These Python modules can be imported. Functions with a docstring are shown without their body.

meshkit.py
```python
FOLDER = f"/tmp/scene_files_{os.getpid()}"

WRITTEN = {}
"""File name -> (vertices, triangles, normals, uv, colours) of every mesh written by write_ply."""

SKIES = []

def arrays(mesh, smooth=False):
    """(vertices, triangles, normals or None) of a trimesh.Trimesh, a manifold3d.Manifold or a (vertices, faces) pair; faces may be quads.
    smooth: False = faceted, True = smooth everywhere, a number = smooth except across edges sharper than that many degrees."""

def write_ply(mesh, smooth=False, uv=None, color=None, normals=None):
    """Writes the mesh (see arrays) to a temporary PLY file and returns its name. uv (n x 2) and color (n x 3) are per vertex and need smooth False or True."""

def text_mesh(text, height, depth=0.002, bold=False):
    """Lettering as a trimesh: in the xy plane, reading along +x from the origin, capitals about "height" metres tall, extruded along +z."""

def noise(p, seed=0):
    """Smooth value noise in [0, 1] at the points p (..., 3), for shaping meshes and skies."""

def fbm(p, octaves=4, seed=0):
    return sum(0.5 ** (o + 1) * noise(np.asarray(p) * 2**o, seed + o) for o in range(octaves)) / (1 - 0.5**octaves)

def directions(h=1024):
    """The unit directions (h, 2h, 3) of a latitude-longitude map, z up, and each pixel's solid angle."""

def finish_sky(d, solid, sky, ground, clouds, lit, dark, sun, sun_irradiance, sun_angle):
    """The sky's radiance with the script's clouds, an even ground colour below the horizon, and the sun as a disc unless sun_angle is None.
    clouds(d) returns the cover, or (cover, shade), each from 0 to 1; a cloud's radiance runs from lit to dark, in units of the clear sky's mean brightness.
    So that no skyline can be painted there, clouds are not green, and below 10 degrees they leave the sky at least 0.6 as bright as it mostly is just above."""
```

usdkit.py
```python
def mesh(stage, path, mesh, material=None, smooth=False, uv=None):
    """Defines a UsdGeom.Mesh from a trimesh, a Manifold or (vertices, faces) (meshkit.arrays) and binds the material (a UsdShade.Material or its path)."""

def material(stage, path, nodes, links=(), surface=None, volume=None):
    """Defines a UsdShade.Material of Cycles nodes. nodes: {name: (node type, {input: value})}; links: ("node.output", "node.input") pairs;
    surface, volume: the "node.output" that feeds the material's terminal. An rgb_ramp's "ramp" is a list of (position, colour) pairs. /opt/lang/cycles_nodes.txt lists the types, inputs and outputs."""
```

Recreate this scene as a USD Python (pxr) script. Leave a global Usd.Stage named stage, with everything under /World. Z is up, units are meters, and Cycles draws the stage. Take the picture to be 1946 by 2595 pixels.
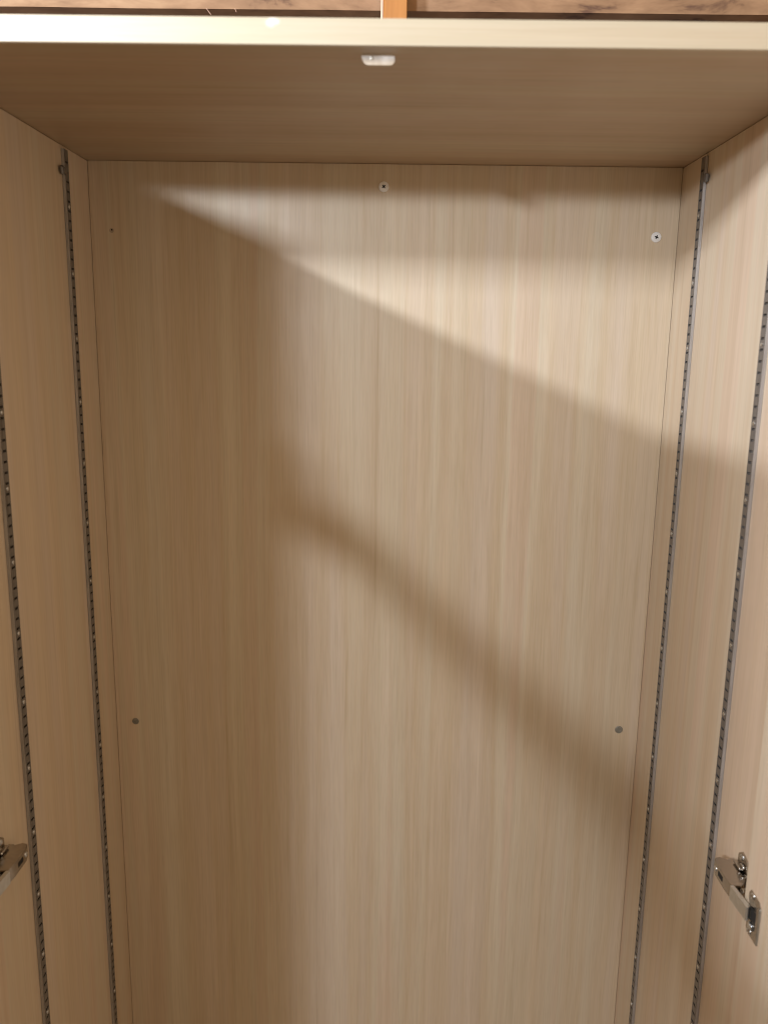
import math, random
import numpy as np, trimesh, manifold3d as m3
import shapely.geometry as sg
from scipy.spatial.transform import Rotation as Rt
import usdkit, meshkit
from pxr import Usd, UsdGeom, UsdLux, UsdShade, Gf, Sdf

random.seed(4)
rng = np.random.default_rng(4)
stage = Usd.Stage.CreateInMemory()
UsdGeom.SetStageUpAxis(stage, UsdGeom.Tokens.z)
UsdGeom.SetStageMetersPerUnit(stage, 1.0)
UsdGeom.Xform.Define(stage, '/World')

# ------------------------------------------------------------------ camera
H = 1.90          # height of the underside of the cabinet's top panel above the floor
W = 0.90          # inner width
D = 0.496         # front edge of the top panel to the back panel
EXPOSURE = 0.0
C = np.array([0.46988, -0.82610, -0.27115 + H])
R = Rt.from_euler('ZXY', np.radians([0.5368, -11.3425, -0.8365])).as_matrix()
cam = UsdGeom.Camera.Define(stage, '/World/camera')
M = Gf.Matrix4d(*[float(v) for row in (np.r_[R[:, 0], 0], np.r_[R[:, 2], 0], np.r_[-R[:, 1], 0], np.r_[C, 1]) for v in row])
cam.AddTransformOp().Set(M)
HA = 7.3
cam.CreateHorizontalApertureAttr(HA)
cam.CreateVerticalApertureAttr(HA * 1024 / 767)
cam.CreateFocalLengthAttr(HA * 2088.35 / 1946)
cam.CreateFStopAttr(1.1)
cam.CreateFocusDistanceAttr(1.25)
cam.CreateClippingRangeAttr(Gf.Vec2f(0.02, 100))
cam.CreateExposureAttr(EXPOSURE)

# ------------------------------------------------------------------ light
def bulb(name, p, radius, watts, color):
    l = UsdLux.SphereLight.Define(stage, '/World/' + name)
    l.AddTranslateOp().Set(Gf.Vec3d(p[0], p[1], p[2] + H))
    l.CreateRadiusAttr(radius)
    l.CreateIntensityAttr(watts / (4 * math.pi * math.pi * radius ** 2))
    l.CreateColorAttr(Gf.Vec3f(*color))
    return l

for k in range(6):                                                # a short strip of small lamps beside the cabinet
    bulb('strip_lamp' + ('_%03d' % k if k else ''), (-0.450, -0.600 - 0.046 * k, 0.224), 0.012, 13.2, (0.97, 1.04, 1.16))
for k in range(5):                                                # the workshop's main lamp, a short row of tubes
    lx = -0.302 - 0.034 * k
    bulb('workshop_lamp' + ('_%03d' % k if k else ''), (lx, -1.810, -0.003 + 0.4614 * (0.018 - lx)), 0.043, 21.3, (0.96, 1.04, 1.14))
dm = usdkit.material(stage, '/World/Looks/room_light', {'b': ('background_shader', {'color': (1.0, 0.74, 0.47), 'strength': 0.83})}, [], surface='b.background')
dome = UsdLux.DomeLight.Define(stage, '/World/room_glow')
UsdShade.MaterialBindingAPI.Apply(dome.GetPrim()).Bind(dm)

# ------------------------------------------------------------------ materials
LOOKS = '/World/Looks/'

def wood(name, grain, tint=(1, 1, 1), contrast=1.0, rough=0.42, seed=0.0, scuff=None):
    """Pale wood-print melamine. grain: 'z' or 'x', the axis that the streaks follow."""
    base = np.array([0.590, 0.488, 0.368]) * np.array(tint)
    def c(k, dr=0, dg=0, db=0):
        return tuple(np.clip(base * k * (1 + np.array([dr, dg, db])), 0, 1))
    def sc(across, along):
        return (across, across, along) if grain == 'z' else (along, across, across)
    k = contrast
    wob = (2.2, 2.2, 0.9) if grain == 'z' else (0.9, 2.2, 2.2)
    n = {
        'g': ('geometry', {}),
        'mw': ('mapping', {'scale': wob, 'location': (seed, 0, seed)}),
        'nw': ('noise_texture', {'scale': 1.0, 'detail': 3.0, 'roughness': 0.55}),
        'w': ('mix_color', {'blend_type': 'linear_light', 'fac': 0.011, 'use_clamp': False}),
        'mb': ('mapping', {'scale': sc(8.0, 0.16), 'location': (seed, seed * 1.7, seed * .6)}),
        'nb': ('noise_texture', {'scale': 1.0, 'detail': 3.0, 'roughness': 0.65}),
        'rb': ('rgb_ramp', {'ramp': [(0.30, c(1 - .13 * k, .04, -.005, -.075)), (0.42, c(1 - .01 * k, .03, -.012, -.02)), (0.47, c(1 + .05 * k, -.02, .015, .02)), (0.55, c(1 - .03 * k, .02, -.005, -.055)), (0.62, c(1 + .02 * k, .0, .0, .03)), (0.72, c(1 + .06 * k, -.02, .01, .05))]}),
        'mm': ('mapping', {'scale': sc(30.0, 0.45), 'location': (seed * .7, seed * 1.1, seed)}),
        'nm': ('noise_texture', {'scale': 1.0, 'detail': 4.0, 'roughness': 0.7}),
        'rm': ('rgb_ramp', {'ramp': [(0.30, (1 - .07 * k, 1 - .09 * k, 1 - .13 * k)), (0.46, (1, 1, 1)), (0.52, (1 - .03 * k, 1 - .045 * k, 1 - .08 * k)), (0.60, (1 + .03 * k,) * 3), (0.74, (1 + .05 * k, 1 + .05 * k, 1 + .03 * k))]}),
        'ms': ('mapping', {'scale': sc(110.0, 1.1), 'location': (seed * 2, seed, seed * .3)}),
        'ns': ('noise_texture', {'scale': 1.0, 'detail': 3.0, 'roughness': 0.6}),
        'rs': ('rgb_ramp', {'ramp': [(0.26, (1 - .11 * k, 1 - .13 * k, 1 - .17 * k)), (0.36, (1 - .02 * k,) * 3), (0.5, (1, 1, 1)), (0.66, (1 + .01 * k,) * 3), (0.76, (1 + .05 * k, 1 + .05 * k, 1 + .02 * k))]}),
        'mf': ('mapping', {'scale': sc(520.0, 14.0)}),
        'nf': ('noise_texture', {'scale': 1.0, 'detail': 3.0, 'roughness': 0.65}),
        'rf': ('rgb_ramp', {'ramp': [(0.28, (1 - .085 * k, 1 - .10 * k, 1 - .13 * k)), (0.55, (1, 1, 1)), (0.80, (1 + .05 * k,) * 3)]}),
        'x0': ('mix_color', {'blend_type': 'multiply', 'fac': 1.0, 'use_clamp': False}),
        'x1': ('mix_color', {'blend_type': 'multiply', 'fac': 1.0, 'use_clamp': False}),
        'x2': ('mix_color', {'blend_type': 'multiply', 'fac': 1.0, 'use_clamp': False}),
        'bp': ('bump', {'strength': 0.12, 'distance': 0.0006}),
        'nr': ('noise_texture', {'scale': 11.0, 'detail': 5.0, 'roughness': 0.6}),
        'rr': ('map_range', {'from_min': 0.3, 'from_max': 0.7, 'to_min': rough - .05, 'to_max': rough + .08}),
        'p': ('principled_bsdf', {'specular_ior_level': 0.4}),
    }
    l = [('g.position', 'mw.vector'), ('mw.vector', 'nw.vector'), ('g.position', 'w.a'), ('nw.color', 'w.b'),
         ('w.result', 'mb.vector'), ('mb.vector', 'nb.vector'), ('nb.fac', 'rb.fac'),
         ('w.result', 'mm.vector'), ('mm.vector', 'nm.vector'), ('nm.fac', 'rm.fac'),
         ('w.result', 'ms.vector'), ('ms.vector', 'ns.vector'), ('ns.fac', 'rs.fac'),
         ('w.result', 'mf.vector'), ('mf.vector', 'nf.vector'), ('nf.fac', 'rf.fac'),
         ('rb.color', 'x0.a'), ('rm.color', 'x0.b'), ('x0.result', 'x1.a'), ('rs.color', 'x1.b'), ('x1.result', 'x2.a'), ('rf.color', 'x2.b'),
         ('g.position', 'nr.vector'), ('nr.fac', 'rr.value'), ('rr.result', 'p.roughness'),
         ('nf.fac', 'bp.height'), ('bp.normal', 'p.normal')]
    out = 'x2.result'
    if scuff is not None:                                    # a small white chip in the edging
        n['sm'] = ('mapping', {'location': tuple(-np.array(scuff) * np.array([70, 1, 110])), 'scale': (70, 0, 110)})
        n['sn'] = ('noise_texture', {'scale': 160.0, 'detail': 3.0})
        n['sl'] = ('gradient_texture', {'gradient_type': 'spherical'})
        n['sx'] = ('math', {'math_type': 'multiply'})
        n['sr'] = ('map_range', {'from_min': 0.20, 'from_max': 0.42, 'to_min': 0.0, 'to_max': 0.6, 'clamp': True})
        n['x3'] = ('mix_color', {'b': (0.85, 0.84, 0.80)})
        l += [('g.position', 'sm.vector'), ('sm.vector', 'sl.vector'), ('g.position', 'sn.vector'), ('sl.fac', 'sx.value1'), ('sn.fac', 'sx.value2'),
              ('sx.value', 'sr.value'), ('sr.result', 'x3.fac'), (out, 'x3.a')]
        out = 'x3.result'
    l.append((out, 'p.base_color'))
    return usdkit.material(stage, LOOKS + name, n, l, surface='p.BSDF')

def metal(name, col, rough, scale=60.0, spread=0.12):
    n = {'g': ('geometry', {}), 'n': ('noise_texture', {'scale': scale, 'detail': 3.0}),
         'r': ('map_range', {'from_min': 0.3, 'from_max': 0.7, 'to_min': rough - spread / 2, 'to_max': rough + spread / 2}),
         'p': ('principled_bsdf', {'metallic': 1.0, 'base_color': col})}
    return usdkit.material(stage, LOOKS + name, n, [('g.position', 'n.vector'), ('n.fac', 'r.value'), ('r.result', 'p.roughness')], surface='p.BSDF')

def blotchy(name, stops, scale=(6, 6, 6), rough=0.8, metallic=0.0, bump=0.25):
    n = {'g': ('geometry', {}), 'm': ('mapping', {'scale': scale}), 'n': ('noise_texture', {'scale': 1.0, 'detail': 6.0, 'roughness': 0.62, 'distortion': 0.4}),
         'r': ('rgb_ramp', {'ramp': stops}), 'b': ('bump', {'strength': bump, 'distance': 0.002}),
         'p': ('principled_bsdf', {'roughness': rough, 'metallic': metallic})}
    return usdkit.material(stage, LOOKS + name, n, [('g.position', 'm.vector'), ('m.vector', 'n.vector'), ('n.fac', 'r.fac'), ('r.color', 'p.base_color'), ('n.fac', 'b.height'), ('b.normal', 'p.normal')], surface='p.BSDF')

def coated(name, col, rough, metallic):
    n = {'g': ('geometry', {}), 'm': ('mapping', {'scale': (300, 300, 25)}), 'n': ('noise_texture', {'scale': 1.0, 'detail': 4.0}),
         'c': ('rgb_ramp', {'ramp': [(0.3, tuple(np.array(col) * .82)), (0.6, col), (0.75, tuple(np.array(col) * 1.1))]}),
         'r': ('map_range', {'from_min': 0.3, 'from_max': 0.7, 'to_min': rough - .08, 'to_max': rough + .1}),
         'p': ('principled_bsdf', {'metallic': metallic})}
    return usdkit.material(stage, LOOKS + name, n, [('g.position', 'm.vector'), ('m.vector', 'n.vector'), ('n.fac', 'c.fac'), ('n.fac', 'r.value'), ('c.color', 'p.base_color'), ('r.result', 'p.roughness')], surface='p.BSDF')

MAT = {
    'back': wood('back_wood', 'z', contrast=1.0, seed=3.1),
    'side': wood('side_wood', 'z', tint=(1.07, 1.05, 1.05), contrast=0.85, seed=8.3),
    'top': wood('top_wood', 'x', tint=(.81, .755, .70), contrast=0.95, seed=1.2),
    'edge': wood('edge_wood', 'x', tint=(.77, .80, .79), contrast=0.55, seed=5.5, rough=.35, scuff=(0.352, 0, H + .0195)),
    'strip': coated('zinc_strip', (0.20, 0.185, 0.172), 0.36, 0.5),
    'lip': coated('zinc_lip', (0.42, 0.40, 0.385), 0.30, 0.45),
    'chrome': metal('nickel', (0.46, 0.43, 0.395), 0.17, spread=.06),
    'bright': metal('bright_nickel', (0.70, 0.73, 0.75), 0.30, spread=.06),
    'steel': metal('dull_steel', (0.45, 0.43, 0.38), 0.5),
    'satin': metal('satin_plate', (0.86, 0.85, 0.83), 0.30),
    'dark': blotchy('dark_hole', [(0.3, (.012, .010, .008)), (0.7, (.02, .017, .014))], rough=.9),
    'burr': blotchy('bruised_wood', [(0.3, (.34, .27, .20)), (0.7, (.48, .39, .29))], scale=(400, 400, 400), rough=.7),
    'darkscrew': blotchy('dark_screw', [(0.3, (.22, .21, .18)), (0.7, (.30, .29, .25))], scale=(300, 300, 300), rough=.5, metallic=.35),
    'washer': blotchy('pale_washer', [(0.3, (.74, .72, .69)), (0.7, (.85, .84, .81))], scale=(200, 200, 200), rough=.45),
    'beam': blotchy('beam_wood', [(0.33, (.13, .07, .045)), (0.40, (.26, .155, .088)), (0.55, (.35, .215, .125)), (0.70, (.44, .285, .17))], scale=(9, 9, 26), rough=.85),
    'post': blotchy('orange_post_wood', [(0.3, (.36, .15, .035)), (0.55, (.46, .20, .05)), (0.75, (.54, .25, .07))], scale=(40, 40, 5), rough=.6),
    'postedge': blotchy('pale_post_edge', [(0.3, (.66, .42, .32)), (0.7, (.80, .58, .46))], scale=(60, 60, 8), rough=.7),
    'skin': blotchy('skin', [(0.3, (.50, .31, .22)), (0.7, (.58, .37, .27))], scale=(30, 30, 30), rough=.5, bump=.05),
    'shirt': blotchy('shirt_cloth', [(0.3, (.10, .12, .16)), (0.7, (.14, .16, .21))], scale=(50, 50, 50), rough=.9),
    'trousers': blotchy('trouser_cloth', [(0.3, (.045, .055, .085)), (0.7, (.07, .085, .12))], scale=(60, 60, 60), rough=.9),
    'shoe': blotchy('shoe_leather', [(0.3, (.04, .03, .025)), (0.7, (.07, .055, .045))], scale=(50, 50, 50), rough=.6),
    'hair': blotchy('hair_dark', [(0.3, (.03, .022, .016)), (0.7, (.06, .045, .03))], scale=(120, 120, 30), rough=.6),
    'phone': blotchy('phone_glass', [(0.3, (.02, .02, .022)), (0.7, (.03, .03, .033))], rough=.25, bump=.0),
    'floor': blotchy('concrete', [(0.3, (.05, .042, .034)), (0.7, (.09, .075, .06))], scale=(3, 3, 3), rough=.9),
}
WALLTONE = [(.09, .09, .115), (.018, .016, .015), (.28, .22, .155), (.010, .009, .008), (.10, .075, .055), (.33, .33, .32), (.012, .010, .012), (.05, .038, .03), (.16, .18, .23), (.22, .25, .30), (.03, .032, .05), (.016, .010, .018)]
for i, t in enumerate(WALLTONE):
    t = np.array(t) * 2.4
    MAT['wall%d' % i] = blotchy('wall_tone_%02d' % i, [(0.3, tuple(t * .7)), (0.7, tuple(t * 1.25))], scale=(30, 30, 4), rough=.9)

# ------------------------------------------------------------------ helpers
used = {}
def numbered(path):
    k = used.get(path, 0)
    used[path] = k + 1
    return path if k == 0 else '%s_%03d' % (path, k)

def tag(prim, label=None, cat=None, group=None, kind=None):
    for key, v in (('label', label), ('category', cat), ('group', group), ('kind', kind)):
        if v:
            prim.SetCustomDataByKey(key, v)
    return prim

def thing(name, label, cat, loc=(0, 0, 0), group=None):
    x = UsdGeom.Xform.Define(stage, numbered('/World/' + name))
    x.AddTranslateOp().Set(Gf.Vec3d(*[float(v) for v in loc]))
    return tag(x.GetPrim(), label, cat, group)

def obj(name, mesh, mat, parent=None, smooth=False):
    """Mesh given in world coordinates (z measured from the cabinet's inner top); parents stand at known offsets."""
    path = numbered((str(parent.GetPath()) if parent else '/World') + '/' + name)
    v, f, _ = meshkit.arrays(mesh)
    v = v + np.array([0, 0, H])
    off = np.zeros(3)
    p = parent
    while p and str(p.GetPath()) != '/World':
        t = p.GetAttribute('xformOp:translate')
        if t and t.Get() is not None:
            off += np.array(t.Get())
        p = p.GetParent()
    return usdkit.mesh(stage, path, (v - off, f), MAT[mat] if isinstance(mat, str) else mat, smooth=smooth).GetPrim()

def cbox(x0, x1, y0, y1, z0, z1, c=0.0008):
    """A box with chamfered edges."""
    pts = []
    for sx, X in ((1, x0), (-1, x1)):
        for sy, Y in ((1, y0), (-1, y1)):
            for sz, Z in ((1, z0), (-1, z1)):
                pts += [(X + sx * c, Y + sy * c, Z), (X + sx * c, Y, Z + sz * c), (X, Y + sy * c, Z + sz * c)]
    return trimesh.convex.convex_hull(np.array(pts))

def cat(*ms):
    return trimesh.util.concatenate([m for m in ms])

def basis(o, ex, ey):
    """4x4 frame: origin o, local x -> ex, y -> ey, z -> ex x ey."""
    ex, ey = np.array(ex, float), np.array(ey, float)
    ex /= np.linalg.norm(ex); ey /= np.linalg.norm(ey)
    T = np.eye(4); T[:3, 0] = ex; T[:3, 1] = ey; T[:3, 2] = np.cross(ex, ey); T[:3, 3] = o
    return T

def lathe(profile, o, axis, n=28):
    """Revolved (radius, height) profile standing on o along axis."""
    m = trimesh.creation.revolve(np.array(profile, float), sections=n)
    axis = np.array(axis, float) / np.linalg.norm(axis)
    a = np.cross(axis, [0, 0, 1.0]); a = np.array([1.0, 0, 0]) if np.linalg.norm(a) < .1 else a / np.linalg.norm(a)
    m.apply_transform(basis(o, a, np.cross(axis, a)))
    if m.volume < 0: m.invert()
    return m

def plate(poly, t, o, ex, ey):
    m = trimesh.creation.extrude_polygon(poly, t, engine='earcut')
    m.apply_transform(basis(o, ex, ey))
    if m.volume < 0: m.invert()
    return m

def hull(*spheres):
    """Convex hull of (x, y, z, r) spheres."""
    return trimesh.convex.convex_hull(np.vstack([trimesh.creation.icosphere(2, r).vertices + np.array([x, y, z]) for x, y, z, r in spheres]))

# ------------------------------------------------------------------ setting: floor and the wall behind
Zf = -H
tag(obj('floor', trimesh.creation.box(bounds=[[-4, -5, Zf - .1], [5, 1.5, Zf]]), 'floor'), kind='structure')

wall = thing('wall', 'dark wall of mismatched boards behind the cabinet, glimpsed through the gap under the beam', 'wall', (0.45, 1.02, 0))
x = -0.90
edges = [-0.30, -0.21, 0.02, 0.055, 0.112, 0.125, 0.20, 0.262, 0.285, 0.43, 0.66, 0.715, 0.86, 1.00, 1.16, 1.5]
tones = [0, 0, 1, 2, 2, 3, 3, 4, 5, 6, 7, 9, 8, 10, 11, 7]
xs = [-0.90, -0.60, -0.45] + edges + [1.8, 2.1]
ts = [1, 6, 4] + tones + [11, 3]
for i in range(len(xs) - 1):
    y0 = 0.96 + 0.02 * rng.random()
    obj('wall_board', cbox(xs[i] + .0015, xs[i + 1] - .0015, y0, y0 + .03, Zf + .01, .62, .002), 'wall%d' % ts[i], wall)

# ------------------------------------------------------------------ beam and posts
beam = thing('wooden_beam', 'rough stained reddish-brown timber running level above the back of the cabinet', 'beam', (0.45, 0.64, H + 0.30))
bm = trimesh.creation.box(bounds=[[-0.75, 0.62, 0.2545], [1.75, 0.66, 0.345]])
for _ in range(4):
    bm = bm.subdivide()
v = bm.vertices.copy()
low = v[:, 2] < 0.2546
v[:, 2] += np.where(low, 0.0016 * meshkit.noise(v * np.array([14, 3, 1.0])), 0)
v[:, 1] += 0.0012 * meshkit.noise(v * np.array([9, 3, 25.0]), 3)
bm = trimesh.Trimesh(v, bm.faces, process=False)
beam_body = obj('timber', bm, 'beam', beam)
for x0, l, tilt in ((0.160, .010, .8), (0.206, .006, .5)):
    obj('splinter', hull((x0, .621, .2565, .0004), (x0 + l * tilt, .619, .2565 - l, .0003)), 'postedge', beam_body)

post = thing('wooden_post', 'orange-stained square post standing behind the cabinet, in front of the beam', 'post', (0.462, 0.595, 0), group='orange posts behind the cabinet')
obj('shaft', cbox(0.4445, 0.481, 0.575, 0.612, Zf, .62, .001), 'post', post)
obj('pale_edge', cbox(0.4402, 0.4443, 0.574, 0.612, Zf, .62, .0008), 'postedge', post)
post2 = thing('wooden_post', 'orange post showing only as a sliver in the gap at the far right', 'post', (1.11, 0.72, 0), group='orange posts behind the cabinet')
obj('shaft', cbox(1.0805, 1.135, 0.70, 0.74, Zf, .62, .001), 'post', post2)

# ------------------------------------------------------------------ the cabinet
cab = thing('storage_cabinet', 'empty pale wood-effect cabinet standing open, with four slotted metal shelf strips', 'cabinet', (W / 2, D / 2, 0))
TS = 0.019                       # side thickness
FY = 0.0150                      # front edge of the sides
Zb = -1.80                       # inner bottom
TH = 0.0237
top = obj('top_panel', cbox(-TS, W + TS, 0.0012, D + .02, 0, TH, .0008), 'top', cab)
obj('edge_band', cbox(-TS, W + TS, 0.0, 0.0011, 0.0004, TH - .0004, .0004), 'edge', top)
for sx in (0, 1):
    x0, x1 = (-TS, 0) if sx == 0 else (W, W + TS)
    obj('side_panel', cbox(x0, x1, FY, D + .02, Zf + .01, -.0006, .0007), 'side', cab)
back = obj('back_panel', cbox(.0006, W - .0006, D, D + .016, Zb, -.0004, .0003), 'back', cab)
obj('bottom_panel', cbox(.0006, W - .0006, FY, D - .0006, Zb - .019, Zb, .0007), 'top', cab)
obj('plinth', cbox(.0006, W - .0006, FY + .04, FY + .058, Zf + .01, Zb - .0196, .0007), 'side', cab)

# screws in the back panel
def washer_screw(x, z, rot):
    w = obj('screw', lathe([(0, 0), (.0078, 0), (.0078, .0008), (.0072, .0016), (.0045, .0023), (0, .0023)], (x, D, z), (0, -1, 0)), 'washer', back, smooth=35)
    s = .0021
    cross = sg.Point(0, 0).buffer(.0017).union(sg.box(-.0030, -.0007, .0030, .0007)).union(sg.box(-.0007, -.0030, .0007, .0030))
    d = plate(cross, .0004, (x, D - .0023, z), (math.cos(rot), 0, math.sin(rot)), (-math.sin(rot), 0, math.cos(rot)))
    d.apply_translation((0, -.0001, 0))
    obj('screw_recess', cat(d), 'dark', back)
def dark_cap(x, z, r):
    obj('screw', lathe([(0, 0), (r, 0), (r, .0006), (r * .85, .0015), (r * .35, .0016), (r * .3, .0008), (0, .0008)], (x, D, z), (0, -1, 0)), 'darkscrew', back, smooth=35)
washer_screw(.450, -.033, .7)
washer_screw(.867, -.101, 1.2)
dark_cap(.867, -.912, .0066)
dark_cap(.033, -.913, .0058)
# upper left: the bare screw hole with a burr
burr = obj('screw_hole', cat(lathe([(0, 0), (.0036, 0), (.0030, .0004), (.0016, .0001), (0, .0001)], (.0325, D, -.1015), (0, -1, 0), 18)), 'burr', back, smooth=40)
obj('bore', cat(lathe([(0, 0), (.0013, 0), (.0012, .0003), (0, .0003)], (.0330, D, -.1005), (0, -1, 0), 12)), 'dark', burr)

# slotted shelf strips
SW, SH, TK, PITCH = 0.013, 0.005, 0.0010, 0.01314
Z_TOP, Z_BOT = -.006, Zb + .01
def strip(side, ya, z_screw):
    """Channel section on the wall x = 0 or W, its back edge at y = ya."""
    face = sg.box(-SW / 2, Z_BOT, SW / 2, Z_TOP)
    slots = []
    z0 = z_screw + PITCH / 2
    k0 = int((z0 - Z_BOT) / PITCH)
    for k in range(-int((Z_TOP - z0) / PITCH), k0 + 1):
        z = z0 - k * PITCH
        if Z_BOT + .006 < z < Z_TOP - .006:
            slots.append(sg.box(-.0044, z - .0016, .0044, z + .0016))
    face = face.difference(sg.MultiPolygon(slots))
    s = 1 if side == 0 else -1
    xw = 0 if side == 0 else W
    yc = ya - SW / 2
    # local x -> world y, local y -> world z, thickness along +-x
    f = trimesh.creation.extrude_polygon(face, TK, engine='earcut')
    v = f.vertices
    V = np.c_[xw + s * (SH - TK + v[:, 2]), yc + v[:, 0], v[:, 1]]
    f = trimesh.Trimesh(V, f.faces, process=False)
    if f.volume < 0: f.invert()
    lips = [cbox(min(xw + s * .0002, xw + s * (SH - .0003)), max(xw + s * .0002, xw + s * (SH - .0003)), y0, y0 + TK, Z_BOT, Z_TOP, .0003) for y0 in (ya - SW - .0001, ya - TK + .0001)]
    p = obj('shelf_strip', cat(f, lips[1]), 'strip', cab)
    obj('lip', lips[0], 'lip', p)
    z = z_screw
    while z + 7 * PITCH < Z_TOP - .01:
        z += 7 * PITCH
    while z > Z_BOT + .01:
        obj('screw', lathe([(0, 0), (.0027, 0), (.0026, .0004), (.0020, .0008), (.0009, .0010), (0, .0006)], (xw + s * SH, yc + .0004, z), (s, 0, 0), 14), 'bright', p, smooth=40)
        z -= 7 * PITCH
    return p
strip(0, .4077, -.4499)
strip(0, .1573, -.4463)
strip(1, .4048, -.3590)
strip(1, .1587, -.3539)

# the catch plate screwed under the top: a flat leg and a rounded tab hanging down
tabp = sg.Polygon([(-.0160, 0), (.0157, 0), (.0157, -.0062), (.0140, -.0084), (.0115, -.0092), (-.0100, -.0092), (-.0125, -.0082), (-.0145, -.0055)]).buffer(-.001).buffer(.001)
tb = plate(tabp, .0014, (.4501, .0225, -.0003), (1, 0, 0), (0, 0, 1))
ct = obj('catch_plate', tb, 'satin', top)
obj('catch_screw', lathe([(0, 0), (.0020, 0), (.0018, .0006), (.0008, .0009), (0, .0006)], (.4440, .0210, -.0035), (0, -1, 0), 16), 'steel', ct, smooth=40)

# doors, standing open; only their hinge edge comes into the picture
DW, DT = W / 2 - .004, .018
def door(side):
    s = 1 if side == 0 else -1
    xh = 0.0186 if side == 0 else W - 0.0186
    d = cbox(-DT, 0, -DW, 0, -1.80, -.0030, .0008)
    a = math.radians(3.5 if side == 0 else 1.0)
    T = np.eye(4)
    T[:3, :3] = Rt.from_euler('z', a).as_matrix()
    d.apply_transform(T)
    if s < 0:
        d.apply_transform(np.diag([-1, 1, 1, 1])); d.invert()
    d.apply_translation((xh, .018, 0))
    return obj('door', d, 'side', cab)
doors = [door(0), door(1)]

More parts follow.
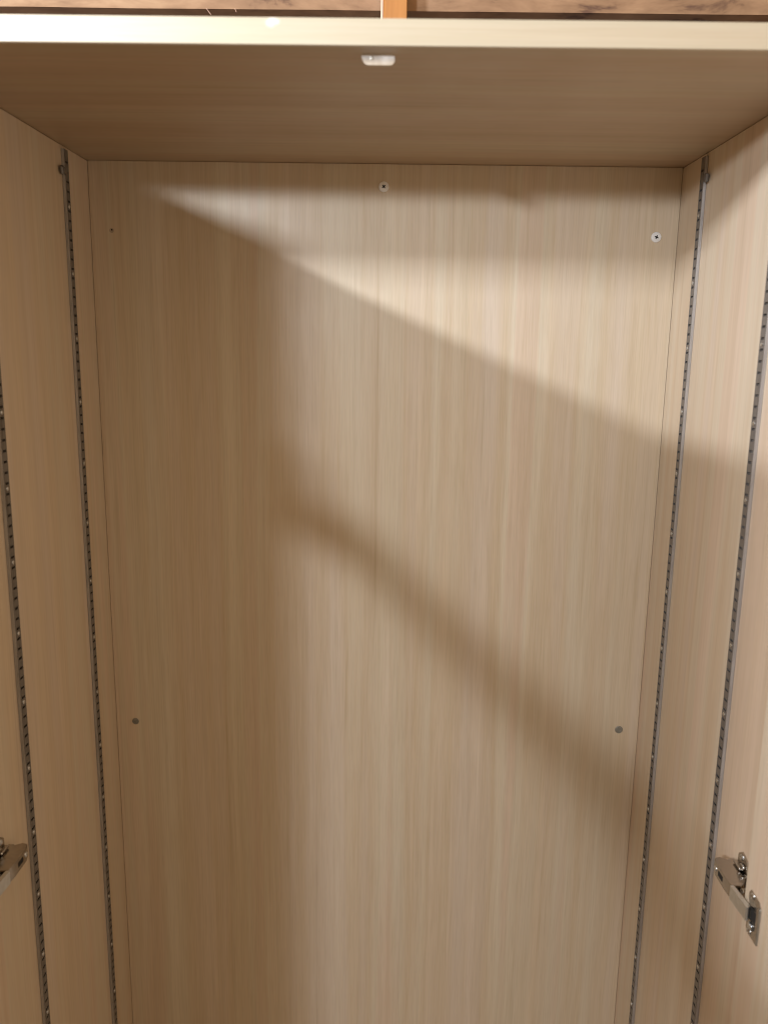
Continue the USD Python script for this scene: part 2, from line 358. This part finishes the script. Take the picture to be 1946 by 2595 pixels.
# concealed hinges: mounting plate and arm on the side, knuckle, cup flange on the door
def hinge(side, zc):
    s = 1 if side == 0 else -1
    xw = 0 if side == 0 else W
    X = lambda d: xw + s * d                                 # distance into the cabinet from the side's face
    def bx(d0, d1, y0, y1, z0, z1, c=.0006):
        a, b = sorted((X(d0), X(d1)))
        return cbox(a, b, y0, y1, zc + z0, zc + z1, c)
    def prism(pts, w0, w1):
        """(distance, y) outline, from z w0 to w1."""
        P = sg.Polygon([(X(d), y) for d, y in pts])
        m = trimesh.creation.extrude_polygon(P, w1 - w0, engine='earcut')
        m.apply_translation((0, 0, zc + w0))
        if m.volume < 0: m.invert()
        return m
    # arm: an inverted channel, hollow on the wall side, wider and domed near the rear
    arm = [(.006, .080), (.020, .0885), (.0262, .0865), (.0285, .077), (.0285, .046), (.0272, .034), (.017, .033), (.008, .042)]
    am = cat(prism(arm, -.0085, -.0070), prism(arm, .0070, .0085), prism([(.0268, .0860), (.0285, .077), (.0285, .046), (.0272, .034), (.0255, .034), (.0268, .046), (.0268, .077), (.0250, .0855)], -.0072, .0072))
    h = obj('hinge', am, 'chrome', cab, smooth=25)
    # mounting plate: foot and two wings on the side panel
    wing = sg.Polygon([(-.011, -.024), (.004, -.028), (.012, -.022), (.013, -.010), (.016, -.009), (.016, .009), (.013, .010), (.012, .022), (.004, .028), (-.011, .024), (-.013, .010), (-.022, .009), (-.022, -.009), (-.013, -.010)]).buffer(-.0015).buffer(.0015)
    pl = plate(wing, .0020, (X(.0002), .066, zc), (0, 1, 0), (0, 0, 1))
    if s < 0: pl.apply_translation((-.0021, 0, 0))
    obj('mounting_plate', cat(pl, bx(.0023, .0098, .050, .088, -.0072, .0072)), 'chrome', h)
    obj('mounting_cam', cat(bx(.0024, .0080, .060, .078, .0094, .0130, .001), bx(.0024, .0055, .056, .066, .0132, .0170, .001)), 'chrome', h)
    for q in (-1, 1):
        obj('screw', lathe([(0, 0), (.0036, 0), (.0034, .0012), (.0020, .0020), (.0012, .0014), (0, .0014)], (X(.0022), .069, zc + q * .0215), (s, 0, 0), 18), 'bright', h, smooth=40)
    obj('screw', lathe([(0, 0), (.0034, 0), (.0032, .0008), (.0018, .0012), (0, .0006)], (X(.0284), .0775, zc), (s, 0, 0), 18), 'bright', h, smooth=40)
    obj('arm_slot', bx(.0284, .0288, .056, .069, -.0032, .0032, .0001), 'dark', h)
    # knuckle link: bright rectangular bridge from the arm to the cup
    lk = prism([(.0255, .0350), (.0288, .0335), (.0262, -.0045), (.0240, -.0050), (.0205, -.002), (.0240, .0320)], -.0082, .0082)
    obj('link', lk, 'bright', h, smooth=20)
    # cup flange on the door's face
    fl = sg.Polygon([(.010, -.0265), (.0135, -.021), (.0135, -.014), (.011, -.0095), (.0125, 0), (.011, .0095), (.0135, .014), (.0135, .021), (.010, .0265), (-.0120, .0255), (-.0165, .0205), (-.0165, -.0235), (-.0145, -.0262)]).buffer(-.001).buffer(.001)
    hole = sg.box(-.0075, -.0085, .0085, .0085)
    pc = plate(fl.difference(hole), .0016, (X(.0184), -.0085, zc), (0, 1, 0), (0, 0, 1))
    if s < 0: pc.apply_translation((-.0017, 0, 0))
    fp = obj('cup_flange', pc, 'chrome', h, smooth=20)
    obj('cup', cat(bx(.0186, .0192, -.0160, -.0005, -.0084, .0084, .0002)), 'dark', h)
    obj('lever', cat(bx(.0196, .0226, -.0125, -.0035, -.0165, -.0095, .0008)), 'bright', h)
    obj('flange_fold', cat(bx(.0186, .0213, -.0255, -.0212, -.0245, .0205, .0008)), 'steel', h)
    for q in (-1, 1):
        obj('screw', lathe([(0, 0), (.0036, 0), (.0035, .0010), (.0020, .0017), (.0011, .0012), (0, .0012)], (X(.0201), -.0040, zc + q * .0222), (s, 0, 0), 20), 'bright', h, smooth=40)
    return h
hinge(0, -.889)
hinge(1, -.889)

# shelf clips left hooked near the top of the rear strips
def clip(side, y, z, label):
    s = 1 if side == 0 else -1
    xw = 0 if side == 0 else W
    P = lambda d: xw + s * d
    t = thing('shelf_clip', label, 'clip', (P(.006), y, H + z), group='shelf clips on the rear strips')
    a, b = sorted((P(.0002), P(.0085)))
    obj('tongue', cat(hull((P(.0030), y - .004, z + .003, .0022), (P(.0045), y - .011, z + .001, .0026), (P(.0040), y - .009, z - .006, .0026))), 'strip', t, smooth=40)
    a, b = sorted((P(.0052), P(.0062)))
    obj('hook', cbox(a, b, y - .006, y + .007, z - .006, z + .003, .0003), 'strip', t)
clip(0, .3935, -.034, 'small metal shelf clip on the left rear strip just under the top')
clip(1, .3910, -.034, 'small metal shelf clip on the right rear strip just under the top')

# the person taking the picture: right hand on the phone, left hand holding the door open
def ball(p, r):
    return m3.Manifold.sphere(r, 20).translate([float(v) for v in p])

def bones(chains, refine, n=12):
    """chains of (x, y, z, r) joints -> one smoothed continuous surface."""
    parts = []
    for ch in chains:
        if len(ch) == 1:
            parts.append(ball(ch[0][:3], ch[0][3]))
        for p, q in zip(ch, ch[1:]):
            parts.append(m3.Manifold.batch_hull([ball(p[:3], p[3]), ball(q[:3], q[3])]))
    m = m3.Manifold.batch_boolean(parts, m3.OpType.Add).refine_to_length(refine)
    me = m.to_mesh()
    t = trimesh.Trimesh(me.vert_properties[:, :3], me.tri_verts, process=True)
    trimesh.smoothing.filter_taubin(t, lamb=.5, nu=.53, iterations=n)
    return t

def arm_chain(sh, el, wr):
    return [(*sh, .034), (*el, .020), (*wr, .013)]

LS, LE, LWr = (.235, -1.16, -.540), (.145, -.90, -.328), (.062, -.555, -.248)
RS, RE, RWr = (.570, -1.18, -.565), (.668, -1.02, -.640), (.560, -.895, -.440)
LH = np.array([.027, -.478, -.232])
chains = [
    [(.395, -1.20, -1.085, .125), (.395, -1.19, -0.885, .115), (.395, -1.18, -0.685, .125), (.395, -1.18, -0.615, .105)],
    [(.295, -1.18, -0.625, .085), (.495, -1.19, -0.625, .085)], [(.33, -1.20, -1.105, .105), (.46, -1.20, -1.105, .105)],
    [(.250, -1.17, -0.570, .062), (.395, -1.19, -0.555, .07), (.540, -1.19, -0.570, .062)],
    [(.395, -1.185, -0.585, .062), (.398, -1.165, -0.475, .055)],
    [(.400, -1.165, -0.370, .078), (.400, -1.130, -0.400, .062), (.401, -1.105, -0.447, .040)], [(.400, -1.175, -0.355, .082)],
    [(.400, -1.063, -0.390, .008), (.400, -1.050, -0.413, .0125)], [(.385, -1.072, -0.447, .009), (.415, -1.072, -0.447, .009)],
    [(.318, -1.165, -0.400, .012), (.316, -1.172, -0.370, .015)], [(.482, -1.165, -0.400, .012), (.484, -1.172, -0.370, .015)],
    arm_chain(LS, LE, LWr), arm_chain(RS, RE, RWr),
    [(*LWr, .018), (LH[0] + .004, LH[1] - .02, LH[2], .020)],
]
for sx, f in ((.315, -1.17), (.475, -1.22)):                       # legs
    chains.append([(sx + (.395 - sx) * .15, -1.20, -1.08, .095), (sx, f + .02, -1.46, .058), (sx, f - .01, -1.80, .042)])
    chains.append([(sx, f - .03, -1.855, .036), (sx, f + .13, -1.868, .030)])
# left hand on the door's edge: palm, four fingers along the inner face, thumb on the outer face
for k in range(4):
    z = LH[2] + .030 - .020 * k
    ln = (.85, 1.0, .95, .75)[k]
    chains.append([(LH[0] - .002, LH[1] - .012, LH[2] + .018 - .012 * k, .017), (LH[0] + .016, LH[1] + .022, z, .0105)])
    chains.append([(LH[0] + .016, LH[1] + .022, z, .0100), (LH[0] + .024, LH[1] + .022 + .034 * ln, z - .003, .0088), (LH[0] + .021, LH[1] + .022 + .062 * ln, z - .008, .0078)])
chains.append([(LH[0] - .012, LH[1] - .022, LH[2] + .012, .016), (LH[0] - .040, LH[1] + .020, LH[2] + .032, .0115), (LH[0] - .047, LH[1] + .058, LH[2] + .040, .0092)])
# right hand under the phone
PC = np.array([.492, -.8385, -.325])
palm = np.array([.528, -.868, -.405])
chains.append([(*RWr, .028), (*palm, .024)])
for k in range(4):
    z = -.360 - .019 * k
    ln = (.9, 1.0, .95, .8)[k]
    chains.append([(*palm, .018), (.545, -.852, z, .0105), (.541, -.826, z + .002, .0092), (.541 - .034 * ln, -.8245, z + .003, .0080)])
chains.append([(palm[0] - .01, palm[1], palm[2] + .01, .016), (.515, -.862, -.370, .0115), (.498, -.856, -.345, .0092)])

person = thing('person', 'person in dark shirt holding the left door open and raising a phone', 'person', (.395, -1.20, 0))
bd = obj('body', bones(chains, .012, 8), 'skin', person, smooth=True)
sh = [[(x, y, z, r + .010) for x, y, z, r in c] for c in (chains[0], chains[1], chains[3])]
sh += [[(*LS, .052), (LS[0] * .45 + LE[0] * .55, LS[1] * .45 + LE[1] * .55, LS[2] * .45 + LE[2] * .55 - .004, .038)], [(*RS, .068), (RS[0] * .45 + RE[0] * .55, RS[1] * .45 + RE[1] * .55, RS[2] * .45 + RE[2] * .55, .060)]]
obj('shirt', bones(sh, .02, 6), 'shirt', person, smooth=True)
obj('trousers', bones([[(x, y, z, r + .014) for x, y, z, r in c] for c in [chains[2]] + [c for c in chains if len(c) == 3 and c[0][2] == -1.08]], .02, 6), 'trousers', person, smooth=True)
for sx, f in ((.315, -1.17), (.475, -1.22)):
    obj('shoe', bones([[(sx, f - .035, -1.857, .042), (sx, f + .06, -1.862, .038), (sx, f + .15, -1.868, .031)]], .02, 4), 'shoe', person, smooth=True)
obj('hair', bones([[(.400, -1.195, -.350, .086), (.400, -1.150, -.325, .070)], [(.400, -1.215, -.400, .066)]], .015, 6), 'hair', person, smooth=True)
for q in (-1, 1):
    obj('eye', trimesh.creation.icosphere(2, .0115).apply_translation((.400 + q * .031, -1.077, -.377)), 'washer', person, smooth=True)

phone = thing('phone', 'dark phone held upright in the raised right hand of the person', 'phone', (PC[0], PC[1], H + PC[2]))
obj('phone_body', cbox(PC[0] - .036, PC[0] + .036, PC[1] - .004, PC[1] + .004, PC[2] - .074, PC[2] + .074, .0022), 'phone', phone)
